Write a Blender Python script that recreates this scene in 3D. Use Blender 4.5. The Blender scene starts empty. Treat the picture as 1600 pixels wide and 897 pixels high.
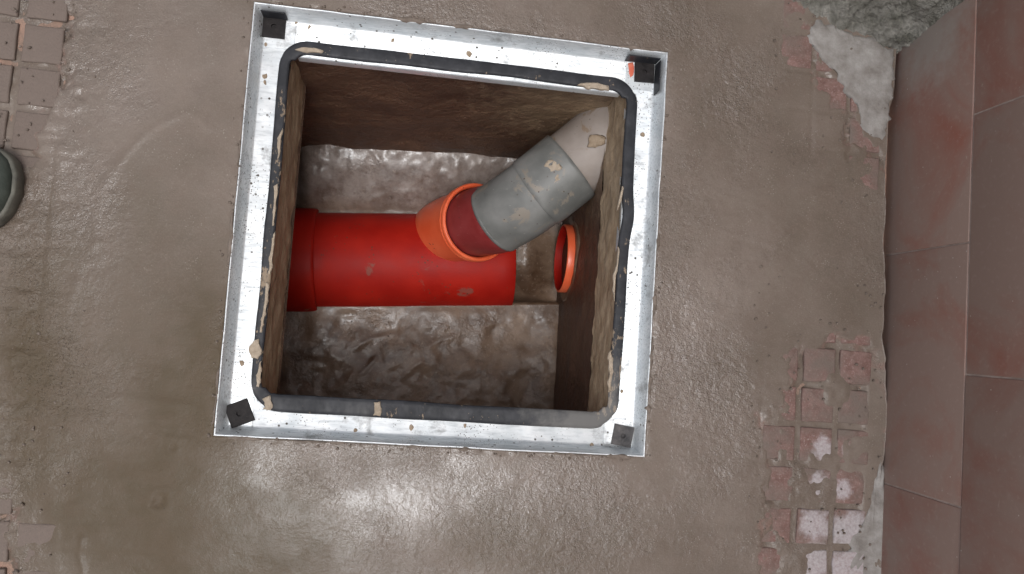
import bpy, bmesh, math, random
import numpy as np
from mathutils import Vector, Matrix, noise as mn

random.seed(7)
SC = bpy.context.scene
COL = SC.collection

# ------------------------------------------------------------------ camera
# World: origin = middle of the frame at ground level, X/Y along the frame's sides, Z up, metres.
F, CX, CY = 1200.0, 800.0, 448.5
CAM = np.array([-0.06166, -0.15468, 1.2])
M3 = np.array([[0.98818254, -0.0772018, -0.13242032],
               [0.06910045, 0.99550771, -0.06472661],
               [0.13682246, 0.05481141, 0.98907802]])
cd = bpy.data.cameras.new('camera')
cd.sensor_width = 36.0
cd.lens = 36.0 * F / 1600.0
cd.clip_start = 0.01
cd.clip_end = 200.0
cam = bpy.data.objects.new('camera', cd)
COL.objects.link(cam)
mw = Matrix.Identity(4)
for i in range(3):
    for j in range(3):
        mw[i][j] = M3[i][j]
    mw[i][3] = CAM[i]
cam.matrix_world = mw
SC.camera = cam

# ------------------------------------------------------------------ sky, sun, exposure
SUN_DIR = Vector((-0.085, -0.26, 1.2)).normalized()       # towards the sun
SUN_EL = math.asin(SUN_DIR.z)
SUN_AZ = math.atan2(SUN_DIR.x, SUN_DIR.y)
world = bpy.data.worlds.new('World')
SC.world = world
world.use_nodes = True
wn = world.node_tree
bg = wn.nodes['Background']
sky = wn.nodes.new('ShaderNodeTexSky')
sky.sky_type = 'NISHITA'
sky.sun_disc = False
sky.sun_elevation = SUN_EL
sky.sun_rotation = SUN_AZ
sky.air_density = 1.0
sky.dust_density = 6.0
sky.ozone_density = 1.0
hs = wn.nodes.new('ShaderNodeHueSaturation')
hs.inputs['Saturation'].default_value = 0.38              # overcast: the blue is mostly washed out
wn.links.new(sky.outputs[0], hs.inputs['Color'])
wn.links.new(hs.outputs[0], bg.inputs['Color'])
bg.inputs['Strength'].default_value = 0.15
sd = bpy.data.lights.new('sun', 'SUN')
sd.energy = 0.7
sd.angle = math.radians(12)
sd.color = (0.91, 0.955, 1.0)
sun = bpy.data.objects.new('sun', sd)
COL.objects.link(sun)
sun.rotation_euler = SUN_DIR.to_track_quat('Z', 'Y').to_euler()
sun.location = (0, -1, 4)
SC.view_settings.view_transform = 'Standard'
SC.view_settings.look = 'None'
SC.view_settings.gamma = 1.0
SC.view_settings.use_curve_mapping = False
SC.view_settings.exposure = 0.0
SC.render.engine = 'CYCLES'
SC.cycles.max_bounces = 8
SC.cycles.diffuse_bounces = 5
SC.cycles.use_denoising = True


def at(x, y, z=0.0):
    """photograph pixel -> place on the level plane z (metres)"""
    d = M3 @ np.array([(x - CX) / F, -(y - CY) / F, -1.0])
    p = CAM + d * ((z - CAM[2]) / d[2])
    return Vector((p[0], p[1], z))


def uv(pts, z=0.0):
    return [tuple(at(x, y, z)[:2]) for x, y in pts]


# ------------------------------------------------------------------ numpy noise
def _hash(ix, iy, seed):
    n = (ix.astype(np.int64) * 374761393 + iy.astype(np.int64) * 668265263 + seed * 1442695041) & 0xffffffff
    n = ((n ^ (n >> 13)) * 1274126177) & 0xffffffff
    return ((n ^ (n >> 16)) & 0xffff) / 65535.0


def vnoise(x, y, s, seed=0):
    x = np.asarray(x, float) * s + 1000.3
    y = np.asarray(y, float) * s + 1000.7
    ix, iy = np.floor(x), np.floor(y)
    fx, fy = x - ix, y - iy
    fx = fx * fx * fx * (fx * (6 * fx - 15) + 10)
    fy = fy * fy * fy * (fy * (6 * fy - 15) + 10)
    a = _hash(ix, iy, seed); b = _hash(ix + 1, iy, seed)
    c = _hash(ix, iy + 1, seed); d = _hash(ix + 1, iy + 1, seed)
    return (a + (b - a) * fx) * (1 - fy) + (c + (d - c) * fx) * fy - 0.5


def fbm(x, y, s, o=4, seed=0, g=0.5):
    t, amp = 0, 1.0
    for k in range(o):
        t = t + amp * vnoise(x, y, s * 2.03 ** k, seed + k * 17)
        amp *= g
    return t


def sstep(a, b, x):
    t = np.clip((x - a) / (b - a), 0, 1)
    return t * t * (3 - 2 * t)


def seg_dist(X, Y, a, b):
    ax, ay = a; bx, by = b
    dx, dy = bx - ax, by - ay
    t = np.clip(((X - ax) * dx + (Y - ay) * dy) / (dx * dx + dy * dy + 1e-12), 0, 1)
    return np.hypot(X - ax - t * dx, Y - ay - t * dy)


def poly_sd(X, Y, P):
    """signed distance, positive inside"""
    d = np.full(np.shape(X), 9.0)
    ins = np.zeros(np.shape(X), bool)
    for k in range(len(P)):
        a, b = P[k], P[(k + 1) % len(P)]
        d = np.minimum(d, seg_dist(X, Y, a, b))
        c = ((a[1] > Y) != (b[1] > Y)) & (X < (b[0] - a[0]) * (Y - a[1]) / (b[1] - a[1] + 1e-12) + a[0])
        ins ^= c
    return np.where(ins, d, -d)


def line_d(X, Y, P):
    d = np.full(np.shape(X), 9.0)
    for a, b in zip(P[:-1], P[1:]):
        d = np.minimum(d, seg_dist(X, Y, a, b))
    return d


# ------------------------------------------------------------------ object helpers
def obj(name, me, mat=None, parent=None, smooth=True, **props):
    o = bpy.data.objects.new(name, me)
    COL.objects.link(o)
    if mat is not None and not me.materials:
        me.materials.append(mat)
    if smooth:
        me.polygons.foreach_set('use_smooth', [True] * len(me.polygons))
    if parent:
        o.parent = parent
    for k, v in props.items():
        o[k] = v
    return o


def empty(name, loc, label, category, group=None):
    o = bpy.data.objects.new(name, None)
    COL.objects.link(o)
    o.location = loc
    o.empty_display_size = 0.05
    o['label'] = label
    o['category'] = category
    if group:
        o['group'] = group
    return o


def attach(o, parent):
    """parent keeping world coordinates (vertices were written in world space)"""
    o.parent = parent
    o.matrix_parent_inverse = Matrix.Translation(parent.location).inverted()
    return o


def pydata(name, v, f):
    me = bpy.data.meshes.new(name)
    me.from_pydata([tuple(p) for p in v], [], [tuple(int(i) for i in q) for q in f])
    me.update()
    return me


def grid_mesh(name, P, mask=None):
    """P: (n,m,3) points; mask: (n-1,m-1) cells kept"""
    n, m = P.shape[:2]
    idx = np.arange(n * m).reshape(n, m)
    q = np.stack([idx[:-1, :-1], idx[1:, :-1], idx[1:, 1:], idx[:-1, 1:]], -1)
    q = q[mask] if mask is not None else q.reshape(-1, 4)
    return np_mesh(name, P.reshape(-1, 3), q)


def np_mesh(name, V, Q):
    me = bpy.data.meshes.new(name)
    Q = np.asarray(Q, np.int32)
    me.vertices.add(len(V))
    me.vertices.foreach_set('co', np.asarray(V, np.float32).ravel())
    me.loops.add(Q.size)
    me.loops.foreach_set('vertex_index', Q.ravel())
    me.polygons.add(len(Q))
    k = Q.shape[1]
    me.polygons.foreach_set('loop_start', np.arange(0, Q.size, k, dtype=np.int32))
    me.polygons.foreach_set('loop_total', np.full(len(Q), k, np.int32))
    me.update(calc_edges=True)
    me.validate()
    return me


def add_attr(me, name, arr):
    a = me.attributes.new(name, 'FLOAT', 'POINT')
    a.data.foreach_set('value', np.asarray(arr, np.float32).ravel())


def bm_mesh(name, bm):
    me = bpy.data.meshes.new(name)
    bmesh.ops.recalc_face_normals(bm, faces=bm.faces)
    bm.to_mesh(me)
    bm.free()
    return me


def box_bm(x0, x1, y0, y1, z0, z1, bev=0.0, seg=2):
    bm = bmesh.new()
    bmesh.ops.create_cube(bm, size=1)
    for v in bm.verts:
        v.co = Vector(((x0 + x1) / 2 + v.co.x * (x1 - x0), (y0 + y1) / 2 + v.co.y * (y1 - y0), (z0 + z1) / 2 + v.co.z * (z1 - z0)))
    if bev:
        bmesh.ops.bevel(bm, geom=bm.edges[:], offset=bev, segments=seg, affect='EDGES', profile=0.6)
    return bm


def sweep(name, pts, rads, seg=40, closed_start=False, closed_end=False, jit=0.0, clip=None):
    """tube through pts with a radius each (parallel-transported rings)"""
    pts = [Vector(p) for p in pts]
    n = len(pts)
    tang = []
    for i in range(n):
        a = pts[max(i - 1, 0)]; b = pts[min(i + 1, n - 1)]
        t = (b - a)
        tang.append(t.normalized() if t.length > 1e-9 else (tang[-1] if tang else Vector((0, 0, 1))))
    up = Vector((0, 0, 1)) if abs(tang[0].z) < 0.9 else Vector((1, 0, 0))
    nrm = tang[0].cross(up).normalized()
    V, Q = [], []
    for i in range(n):
        nrm = (nrm - tang[i] * nrm.dot(tang[i])).normalized()
        bi = tang[i].cross(nrm)
        for k in range(seg):
            a = 2 * math.pi * k / seg
            r = rads[i] + (jit * (mn.noise(Vector((math.cos(a) * 2, math.sin(a) * 2, i * 0.4)))) if jit else 0)
            V.append(pts[i] + (nrm * math.cos(a) + bi * math.sin(a)) * r)
    for i in range(n - 1):
        for k in range(seg):
            k2 = (k + 1) % seg
            Q.append((i * seg + k, i * seg + k2, (i + 1) * seg + k2, (i + 1) * seg + k))
    faces = list(Q)
    if closed_start:
        faces.append(tuple(reversed(range(seg))))
    if closed_end:
        faces.append(tuple((n - 1) * seg + k for k in range(seg)))
    return pydata(name, V, faces)


def lathe(name, c, axis, prof, seg=56, jit=0.0):
    """solid of revolution about an axis; prof = (distance along, radius)"""
    axis = Vector(axis).normalized()
    up = Vector((0, 0, 1)) if abs(axis.z) < 0.9 else Vector((1, 0, 0))
    n = axis.cross(up).normalized()
    b = axis.cross(n)
    V, Q = [], []
    for i, (d, r) in enumerate(prof):
        for k in range(seg):
            a = 2 * math.pi * k / seg
            rr = r + (jit * mn.noise(Vector((math.cos(a) * 2, math.sin(a) * 2, i * .4))) if jit else 0)
            V.append(Vector(c) + axis * d + (n * math.cos(a) + b * math.sin(a)) * rr)
    for i in range(len(prof) - 1):
        for k in range(seg):
            k2 = (k + 1) % seg
            Q.append((i * seg + k, i * seg + k2, (i + 1) * seg + k2, (i + 1) * seg + k))
    return pydata(name, V, Q)


def catmull(pts, per=8):
    pts = [Vector(p) for p in pts]
    P = [pts[0] * 2 - pts[1]] + pts + [pts[-1] * 2 - pts[-2]]
    out = []
    for i in range(1, len(P) - 2):
        for k in range(per):
            t = k / per
            a, b, c, d = P[i - 1:i + 3]
            out.append(0.5 * ((2 * b) + (c - a) * t + (2 * a - 5 * b + 4 * c - d) * t * t + (3 * b - a - 3 * c + d) * t ** 3))
    out.append(pts[-1])
    return out


def patch(name, outline, z, thick, mat, parent=None, jit=0.0015, seed=0, **props):
    """an irregular dab with real thickness and a domed, ragged edge; outline in metres"""
    P = [Vector((p[0], p[1], 0)) for p in outline]
    ring = []
    n = len(P)
    for i in range(n):
        a, b = P[i], P[(i + 1) % n]
        m = max(2, int((b - a).length / 0.004))
        for k in range(m):
            p = a.lerp(b, k / m)
            j = mn.noise_vector(Vector((p.x * 90 + seed, p.y * 90, seed * 3.1))) * jit * 2
            ring.append(p + Vector((j.x, j.y, 0)))
    c = sum(ring, Vector()) / len(ring)
    lv = [(1.0, -0.004), (0.995, thick * 0.45), (0.93, thick * 0.85), (0.75, thick), (0.5, thick * 1.05), (0.25, thick * 1.05)]
    V, Fc = [], []
    N = len(ring)
    def smooth_ring(w):
        return [sum((ring[(i + k) % N] for k in range(-w, w + 1)), Vector()) / (2 * w + 1) for i in range(N)]
    for li, (s, h) in enumerate(lv):
        rs = smooth_ring(li * max(1, N // 40)) if li > 1 else ring
        for p in rs:
            q = c + (p - c) * s
            hh = h + (mn.noise(Vector((q.x * 60, q.y * 60, seed))) * thick * 0.3 if s < 0.99 else 0)
            V.append((q.x, q.y, z + hh))
    V.append((c.x, c.y, z + thick))
    for l in range(len(lv) - 1):
        for k in range(N):
            k2 = (k + 1) % N
            Fc.append((l * N + k, l * N + k2, (l + 1) * N + k2, (l + 1) * N + k))
    for k in range(N):
        Fc.append(((len(lv) - 1) * N + k, (len(lv) - 1) * N + (k + 1) % N, len(V) - 1))
    me = pydata(name, V, Fc)
    o = obj(name, me, mat, None, True, **props)
    if parent:
        attach(o, parent)
    return o


# ------------------------------------------------------------------ material helpers
class MB:
    def __init__(self, name):
        self.m = bpy.data.materials.new(name)
        self.m.use_nodes = True
        self.t = self.m.node_tree
        self.b = self.t.nodes['Principled BSDF']
        self.pos = self.t.nodes.new('ShaderNodeNewGeometry').outputs['Position']
        self.objc = None

    def link(self, a, b):
        self.t.links.new(a, b)

    def oc(self):
        if self.objc is None:
            self.objc = self.t.nodes.new('ShaderNodeTexCoord').outputs['Object']
        return self.objc

    def rnd(self):
        return self.t.nodes.new('ShaderNodeObjectInfo').outputs['Random']

    def mapping(self, vec, scale=(1, 1, 1), rot=(0, 0, 0), loc=(0, 0, 0)):
        n = self.t.nodes.new('ShaderNodeMapping')
        n.inputs['Scale'].default_value = scale
        n.inputs['Rotation'].default_value = rot
        n.inputs['Location'].default_value = loc
        self.link(vec, n.inputs['Vector'])
        return n.outputs[0]

    def noise(self, scale, detail=4, rough=0.55, vec=None, dist=0.0):
        n = self.t.nodes.new('ShaderNodeTexNoise')
        n.inputs['Scale'].default_value = scale
        n.inputs['Detail'].default_value = detail
        n.inputs['Roughness'].default_value = rough
        n.inputs['Distortion'].default_value = dist
        self.link(vec if vec is not None else self.pos, n.inputs['Vector'])
        return n.outputs['Fac']

    def voronoi(self, scale, vec=None, out='Distance', rand=1.0):
        n = self.t.nodes.new('ShaderNodeTexVoronoi')
        n.inputs['Scale'].default_value = scale
        n.inputs['Randomness'].default_value = rand
        self.link(vec if vec is not None else self.pos, n.inputs['Vector'])
        return n.outputs[out]

    def attr(self, name):
        n = self.t.nodes.new('ShaderNodeAttribute')
        n.attribute_name = name
        return n.outputs['Fac']

    def rng(self, v, a, b, c=0.0, d=1.0, smooth=False):
        n = self.t.nodes.new('ShaderNodeMapRange')
        n.interpolation_type = 'SMOOTHSTEP' if smooth else 'LINEAR'
        for k, q in zip(('From Min', 'From Max', 'To Min', 'To Max'), (a, b, c, d)):
            n.inputs[k].default_value = q
        self.link(v, n.inputs['Value'])
        return n.outputs[0]

    def math(self, op, a, b=None):
        n = self.t.nodes.new('ShaderNodeMath')
        n.operation = op
        for i, q in enumerate((a, b)):
            if q is None:
                continue
            if isinstance(q, (int, float)):
                n.inputs[i].default_value = q
            else:
                self.link(q, n.inputs[i])
        return n.outputs[0]

    def mix(self, fac, a, b):
        n = self.t.nodes.new('ShaderNodeMix')
        n.data_type = 'RGBA'
        n.clamp_factor = True
        for key, q in ((0, fac), (6, a), (7, b)):
            if isinstance(q, tuple):
                n.inputs[key].default_value = (*q, 1)
            elif isinstance(q, (int, float)):
                n.inputs[key].default_value = q
            else:
                self.link(q, n.inputs[key])
        return n.outputs[2]

    def bump(self, h, strength=0.5, dist=0.001, normal=None):
        n = self.t.nodes.new('ShaderNodeBump')
        n.inputs['Distance'].default_value = dist
        if isinstance(strength, (int, float)):
            n.inputs['Strength'].default_value = strength
        else:
            self.link(strength, n.inputs['Strength'])
        self.link(h, n.inputs['Height'])
        if normal is not None:
            self.link(normal, n.inputs['Normal'])
        return n.outputs[0]

    def sphere(self, c, r, soft=0.4):
        """1 inside a ball round c, ragged by noise: a stain with a shape of its own"""
        n = self.t.nodes.new('ShaderNodeVectorMath')
        n.operation = 'DISTANCE'
        self.link(self.pos, n.inputs[0])
        n.inputs[1].default_value = c
        d = self.math('ADD', n.outputs['Value'], self.math('MULTIPLY', self.math('SUBTRACT', self.noise(50, 4, 0.65), 0.5), r * 1.5))
        return self.rng(d, r * (1 - soft), r, 1, 0)

    def set(self, **kw):
        for k, v in kw.items():
            key = {'color': 'Base Color', 'rough': 'Roughness', 'metal': 'Metallic', 'normal': 'Normal', 'spec': 'Specular IOR Level',
                   'coat': 'Coat Weight', 'coat_rough': 'Coat Roughness', 'coat_normal': 'Coat Normal', 'ior': 'IOR', 'coat_ior': 'Coat IOR'}[k]
            i = self.b.inputs[key]
            if isinstance(v, tuple):
                i.default_value = (*v, 1)
            elif isinstance(v, (int, float)):
                i.default_value = v
            else:
                self.link(v, i)
        return self.m


def mat_mortar():
    b = MB('wet_mortar')
    big = b.noise(3.5, 5, 0.6)
    mid = b.noise(22, 6, 0.68)
    fine = b.noise(400, 3, 0.6)
    grain = b.attr('grain')
    gloss = b.attr('gloss')
    c = b.mix(b.rng(big, 0.35, 0.68), (0.126, 0.097, 0.075), (0.220, 0.177, 0.149))
    c = b.mix(b.rng(mid, 0.42, 0.72, 0, 0.5), c, (0.130, 0.097, 0.076))
    c = b.mix(b.rng(grain, 0.0, 0.3, 0.4, 0.0), c, (0.165, 0.131, 0.099))
    g2 = b.noise(185, 3, 0.55)
    c = b.mix(b.rng(fine, 0.50, 0.75, 0, 0.4), c, (0.25, 0.21, 0.17))
    c = b.mix(b.math('MULTIPLY', b.rng(b.noise(300, 3, 0.6), 0.55, 0.70), b.math('MULTIPLY', grain, 0.7)), c, (0.075, 0.053, 0.037))
    # single pale sand grains, with the wet sparkle painted in as colour
    sand_glint = b.math('MULTIPLY', b.rng(b.voronoi(230, b.mapping(b.pos, (1, 1, 0.3), (0, 0, 0.6))), 0.14, 0.26, 1, 0), b.rng(b.math('ADD', b.noise(30, 3), b.math('MULTIPLY', grain, 0.22)), 0.56, 0.70))
    c = b.mix(b.math('MULTIPLY', sand_glint, 0.6), c, (0.34, 0.30, 0.255))
    c = b.mix(b.attr('damp_shade'), c, (0.082, 0.058, 0.031))  # dark tone: wetness, with shade and dark reflection painted in
    c = b.mix(b.attr('pink'), c, (0.23, 0.140, 0.115))
    pits = b.voronoi(75)
    pitm = b.math('MULTIPLY', b.rng(pits, 0.05, 0.10, 1, 0), b.rng(b.noise(14, 2), 0.55, 0.66))
    c = b.mix(b.math('MULTIPLY', pitm, 0.6), c, (0.05, 0.037, 0.028))
    g1 = b.noise(430, 2, 0.55)
    n1 = b.bump(g2, b.math('MULTIPLY', b.math('ADD', grain, 0.02), 0.95), 0.0017)
    n2 = b.bump(g1, b.math('MULTIPLY', b.math('ADD', grain, 0.03), 0.9), 0.0010, n1)
    n3 = b.bump(sand_glint, b.math('MULTIPLY', grain, 0.8), 0.0012, n2)
    rough = b.math('SUBTRACT', b.rng(mid, 0.3, 0.7, 0.66, 0.50), b.math('MULTIPLY', gloss, 0.12))
    coat = b.math('MULTIPLY', b.rng(b.noise(11, 5, 0.65), 0.34, 0.6, 0.5, 1.0), b.math('ADD', b.math('ADD', b.math('MULTIPLY', gloss, 0.75), b.math('MULTIPLY', grain, 0.5)), 0.03))
    coat = b.math('MULTIPLY', coat, b.rng(b.attr('damp_shade'), 0, 0.9, 1.0, 0.25))  # coat cut back where the dark reflection is painted in
    cr = b.rng(gloss, 0, 1, 0.13, 0.05)
    return b.set(color=c, rough=rough, normal=n3, coat=coat, coat_rough=cr, coat_normal=n3, coat_ior=1.5, spec=0.25)


def mat_galv():
    b = MB('galvanised_steel')
    st = b.noise(40, 4, 0.6, b.mapping(b.pos, (1, 6, 6)))
    sp = b.voronoi(60, None, 'Color')
    c = b.mix(b.rng(b.noise(30, 4), 0.35, 0.7), (0.70, 0.74, 0.76), (0.86, 0.88, 0.89))
    c = b.mix(b.rng(st, 0.48, 0.7, 0, 0.55), c, (0.42, 0.45, 0.47))
    v = b.voronoi(85)
    spots = b.math('MULTIPLY', b.rng(v, 0.13, 0.19, 1, 0), b.rng(b.noise(21, 2), 0.52, 0.58))
    v2 = b.voronoi(240)
    spots2 = b.math('MULTIPLY', b.rng(v2, 0.17, 0.24, 1, 0), b.rng(b.math('ADD', b.noise(13, 2), b.math('MULTIPLY', b.sphere((-.305, .02, -.035), .22, .8), .12)), 0.50, 0.6))
    sp_all = b.math('MAXIMUM', spots, spots2)
    dirt = b.rng(b.noise(17, 6, 0.72), 0.57, 0.70, 0, 0.6)
    sp_all = b.math('MAXIMUM', sp_all, dirt)
    c = b.mix(sp_all, c, (0.085, 0.073, 0.062))
    metal = b.math('MULTIPLY', b.math('SUBTRACT', 1.0, sp_all), 0.55)
    r = b.math('ADD', b.rng(st, 0.3, 0.7, 0.38, 0.56), b.math('MULTIPLY', sp_all, 0.3))
    return b.set(color=c, metal=metal, rough=r, normal=b.bump(b.noise(25, 3), 0.25, 0.004))


def mat_rubber():
    b = MB('black_rubber')
    c = b.mix(b.rng(b.noise(50, 4), 0.4, 0.7), (0.020, 0.021, 0.025), (0.040, 0.041, 0.047))
    # dried mortar dragged over the seal, mostly low on the left and right sides
    zone = b.sphere((-0.285, -0.10, -0.03), 0.16, 0.7)
    zone2 = b.sphere((0.29, -0.19, -0.03), 0.13, 0.7)
    zone3 = b.sphere((-0.285, 0.12, -0.03), 0.10, 0.7)
    z = b.math('MAXIMUM', b.math('MAXIMUM', zone, b.math('MULTIPLY', zone3, 0.6)), b.math('MULTIPLY', zone2, 0.8))
    n = b.noise(48, 6, 0.7, b.mapping(b.pos, (1.6, 0.7, 1)))
    s = b.rng(b.math('ADD', n, b.math('MULTIPLY', z, 0.14)), 0.64, 0.68)
    c = b.mix(s, c, (0.27, 0.205, 0.145))
    film = b.rng(b.math('ADD', b.noise(9, 4), b.math('MULTIPLY', b.sphere((0.25, -0.28, -0.03), 0.16, 0.8), 0.35)), 0.62, 0.9)
    c = b.mix(b.math('MULTIPLY', film, 0.5), c, (0.26, 0.25, 0.235))
    d = b.math('MULTIPLY', b.rng(b.voronoi(190), 0.10, 0.18, 1, 0), b.rng(b.noise(30, 2), 0.60, 0.66))
    c = b.mix(d, c, (0.2, 0.16, 0.125))
    return b.set(color=c, rough=b.rng(n, 0.3, 0.7, 0.42, 0.66), normal=b.bump(b.noise(90, 4), 0.3, 0.002), spec=0.3)


def mat_neck():
    b = MB('neck_render')
    st = b.noise(26, 6, 0.65, b.mapping(b.pos, (3, 1.0, 2.5)))
    c = b.mix(b.rng(st, 0.36, 0.66), (0.30, 0.21, 0.13), (0.47, 0.36, 0.245))
    c = b.mix(b.rng(b.noise(120, 4), 0.6, 0.75, 0, 0.6), c, (0.13, 0.085, 0.05))
    return b.set(color=c, rough=0.62, normal=b.bump(st, 0.7, 0.004, b.bump(b.noise(180, 4), 0.5, 0.002)))


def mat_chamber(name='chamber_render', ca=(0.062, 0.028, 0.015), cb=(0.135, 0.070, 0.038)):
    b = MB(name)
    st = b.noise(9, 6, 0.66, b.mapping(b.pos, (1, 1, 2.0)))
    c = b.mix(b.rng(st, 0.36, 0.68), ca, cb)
    pale = b.sphere((0.24, 0.27, -0.17), 0.22, 0.75)
    c = b.mix(b.math('MULTIPLY', pale, b.rng(b.noise(22, 4), 0.35, 0.6, 0.5, 0.95)), c, (0.27, 0.185, 0.11))
    c = b.mix(b.rng(b.noise(170, 3), 0.66, 0.78, 0, 0.35), c, (0.28, 0.19, 0.12))
    n = b.bump(b.noise(60, 6, 0.7, b.mapping(b.pos, (1, 1, 1.25))), 1.0, 0.010)
    return b.set(color=c, rough=b.rng(st, 0.3, 0.7, 0.40, 0.62), normal=n, coat=0.25, coat_rough=0.3, coat_normal=n)


def mat_bench():
    b = MB('benching_mortar')
    n0 = b.noise(11, 6, 0.66, None, 0.8)
    c = b.mix(b.rng(n0, 0.36, 0.64), (0.090, 0.050, 0.029), (0.225, 0.150, 0.100))
    sx = b.t.nodes.new('ShaderNodeSeparateXYZ')
    b.link(b.pos, sx.inputs[0])
    c = b.mix(b.math('MULTIPLY', b.rng(sx.outputs['Y'], 0.08, 0.13), 0.75), c,
              b.mix(b.rng(b.noise(26, 5, 0.7), 0.38, 0.64), (0.15, 0.120, 0.105), (0.31, 0.275, 0.255)))
    c = b.mix(b.rng(b.noise(48, 5, 0.7), 0.56, 0.72, 0, 0.7), c, (0.075, 0.043, 0.026))
    c = b.mix(b.rng(b.noise(150, 4), 0.60, 0.75, 0, 0.5), c, (0.36, 0.29, 0.23))
    n1 = b.bump(b.noise(30, 4, 0.6, None, 0.2), 0.8, 0.0016)
    n2 = b.bump(b.noise(170, 3), b.rng(b.noise(20, 3), 0.45, 0.65, 0.05, 0.8), 0.002, n1)
    wet = b.rng(b.noise(13, 4, 0.6), 0.42, 0.68, 0.03, 0.45)
    wet = b.math('ADD', wet, b.math('MULTIPLY', b.rng(sx.outputs['Y'], 0.08, 0.13), 0.3))
    return b.set(color=c, rough=b.rng(n0, 0.3, 0.7, 0.34, 0.6), normal=n2, coat=wet, coat_rough=0.16, coat_normal=n2, coat_ior=1.5)


def mat_plastic(name, ca, cb, mud, rough=0.3, mud_amt=0.0, scr=0.15, coat=0.0):
    b = MB(name)
    c = b.mix(b.rng(b.noise(14, 4), 0.35, 0.68), ca, cb)
    ms = b.noise(19, 6, 0.66, None, 0.5)
    c = b.mix(b.rng(ms, 0.67 - mud_amt, 0.71 - mud_amt, 0, 0.85), c, mud)
    sc = b.noise(60, 3, 0.6, b.mapping(b.pos, (0.6, 6, 2), (0.3, 0.2, 0.9)))
    c = b.mix(b.rng(sc, 0.68, 0.78, 0, scr), c, (0.55, 0.52, 0.48))
    sp = b.math('MULTIPLY', b.rng(b.voronoi(110), 0.13, 0.19, 1, 0), b.rng(b.noise(20, 2), 0.56, 0.62))
    c = b.mix(sp, c, (0.07, 0.045, 0.03))
    film = b.noise(7, 5, 0.6)
    r = b.math('ADD', b.rng(film, 0.35, 0.65, rough - 0.05, rough + 0.16), 0.0)
    return b.set(color=c, rough=r, normal=b.bump(b.noise(45, 3), 0.12, 0.002), coat=coat, coat_rough=0.08), b


def mat_tile():
    b = MB('terracotta_wall_tile')
    o = b.pos
    rnd = b.rnd()
    base = b.mix(rnd, (0.25, 0.085, 0.060), (0.29, 0.112, 0.082))
    dust = b.noise(5.5, 6, 0.62, None, 0.6)
    dm = b.rng(b.math('ADD', dust, b.math('MULTIPLY', b.math('SUBTRACT', rnd, 0.5), 0.06)), 0.24, 0.52)
    c = b.mix(b.math('MULTIPLY', dm, 0.92), base, (0.285, 0.208, 0.176))
    c = b.mix(b.rng(b.noise(130, 4), 0.55, 0.8, 0, 0.3), c, (0.43, 0.34, 0.30))
    # short pale splashes and specks of mortar
    sm = b.noise(30, 3, 0.5, b.mapping(b.pos, (1, 0.7, 1.6), (0.4, 0.1, 0.2)), 0.7)
    c = b.mix(b.rng(sm, 0.735, 0.76, 0, 0.5), c, (0.42, 0.36, 0.31))
    sp = b.math('MULTIPLY', b.rng(b.voronoi(70), 0.055, 0.085, 1, 0), b.rng(b.noise(11, 2), 0.52, 0.6))
    c = b.mix(sp, c, (0.50, 0.45, 0.40))
    # cement film near the old render in the corner
    film = b.sphere((0.745, 0.375, 0.08), 0.10, 0.7)
    c = b.mix(b.math('MULTIPLY', film, 0.65), c, (0.34, 0.31, 0.28))
    return b.set(color=c, rough=b.rng(dust, 0.35, 0.65, 0.34, 0.55), normal=b.bump(b.noise(35, 4), 0.15, 0.003), spec=0.45)


def mat_simple(name, ca, cb, scale=20, rough=0.8, bump=0.5, bs=90, bd=0.004):
    b = MB(name)
    n = b.noise(scale, 6, 0.66)
    c = b.mix(b.rng(n, 0.34, 0.68), ca, cb)
    return b.set(color=c, rough=rough, normal=b.bump(b.noise(bs, 5, 0.65), bump, bd))


def mat_paver():
    b = MB('old_paving_tile')
    n = b.noise(60, 5, 0.65)
    c = b.mix(b.rng(n, 0.36, 0.68), (0.150, 0.078, 0.064), (0.25, 0.15, 0.13))
    c = b.mix(b.rng(b.noise(320, 3), 0.55, 0.72, 0, 0.7), c, (0.36, 0.28, 0.255))
    mud = b.noise(11, 5, 0.62)
    sx = b.t.nodes.new('ShaderNodeSeparateXYZ')
    b.link(b.pos, sx.inputs[0])
    left = b.rng(sx.outputs['X'], -0.3, 0.3, 0.30, 0.0)
    c = b.mix(b.rng(b.math('ADD', mud, left), 0.40, 0.60, 0, 0.96), c, (0.160, 0.124, 0.103))
    # old whitewash splashes
    w = None
    for (px, py, r) in ((1288, 702, .020), (1325, 704, .011), (1283, 760, .022), (1318, 765, .016), (1274, 820, .027), (1330, 835, .040),
                        (1345, 880, .045), (1272, 880, .033), (1310, 893, .03)):
        p = at(px, py)
        s = b.sphere((p.x, p.y, 0), r * 1.2, 0.45)
        w = s if w is None else b.math('MAXIMUM', w, s)
    wm = b.math('MULTIPLY', w, b.rng(b.noise(210, 3), 0.30, 0.62, 0.55, 1))
    c = b.mix(b.math('MULTIPLY', wm, .85), c, (0.47, 0.43, 0.44))
    return b.set(color=c, rough=0.75, normal=b.bump(n, 0.5, 0.003, b.bump(b.noise(300, 3), 0.5, 0.0015)))


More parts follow.
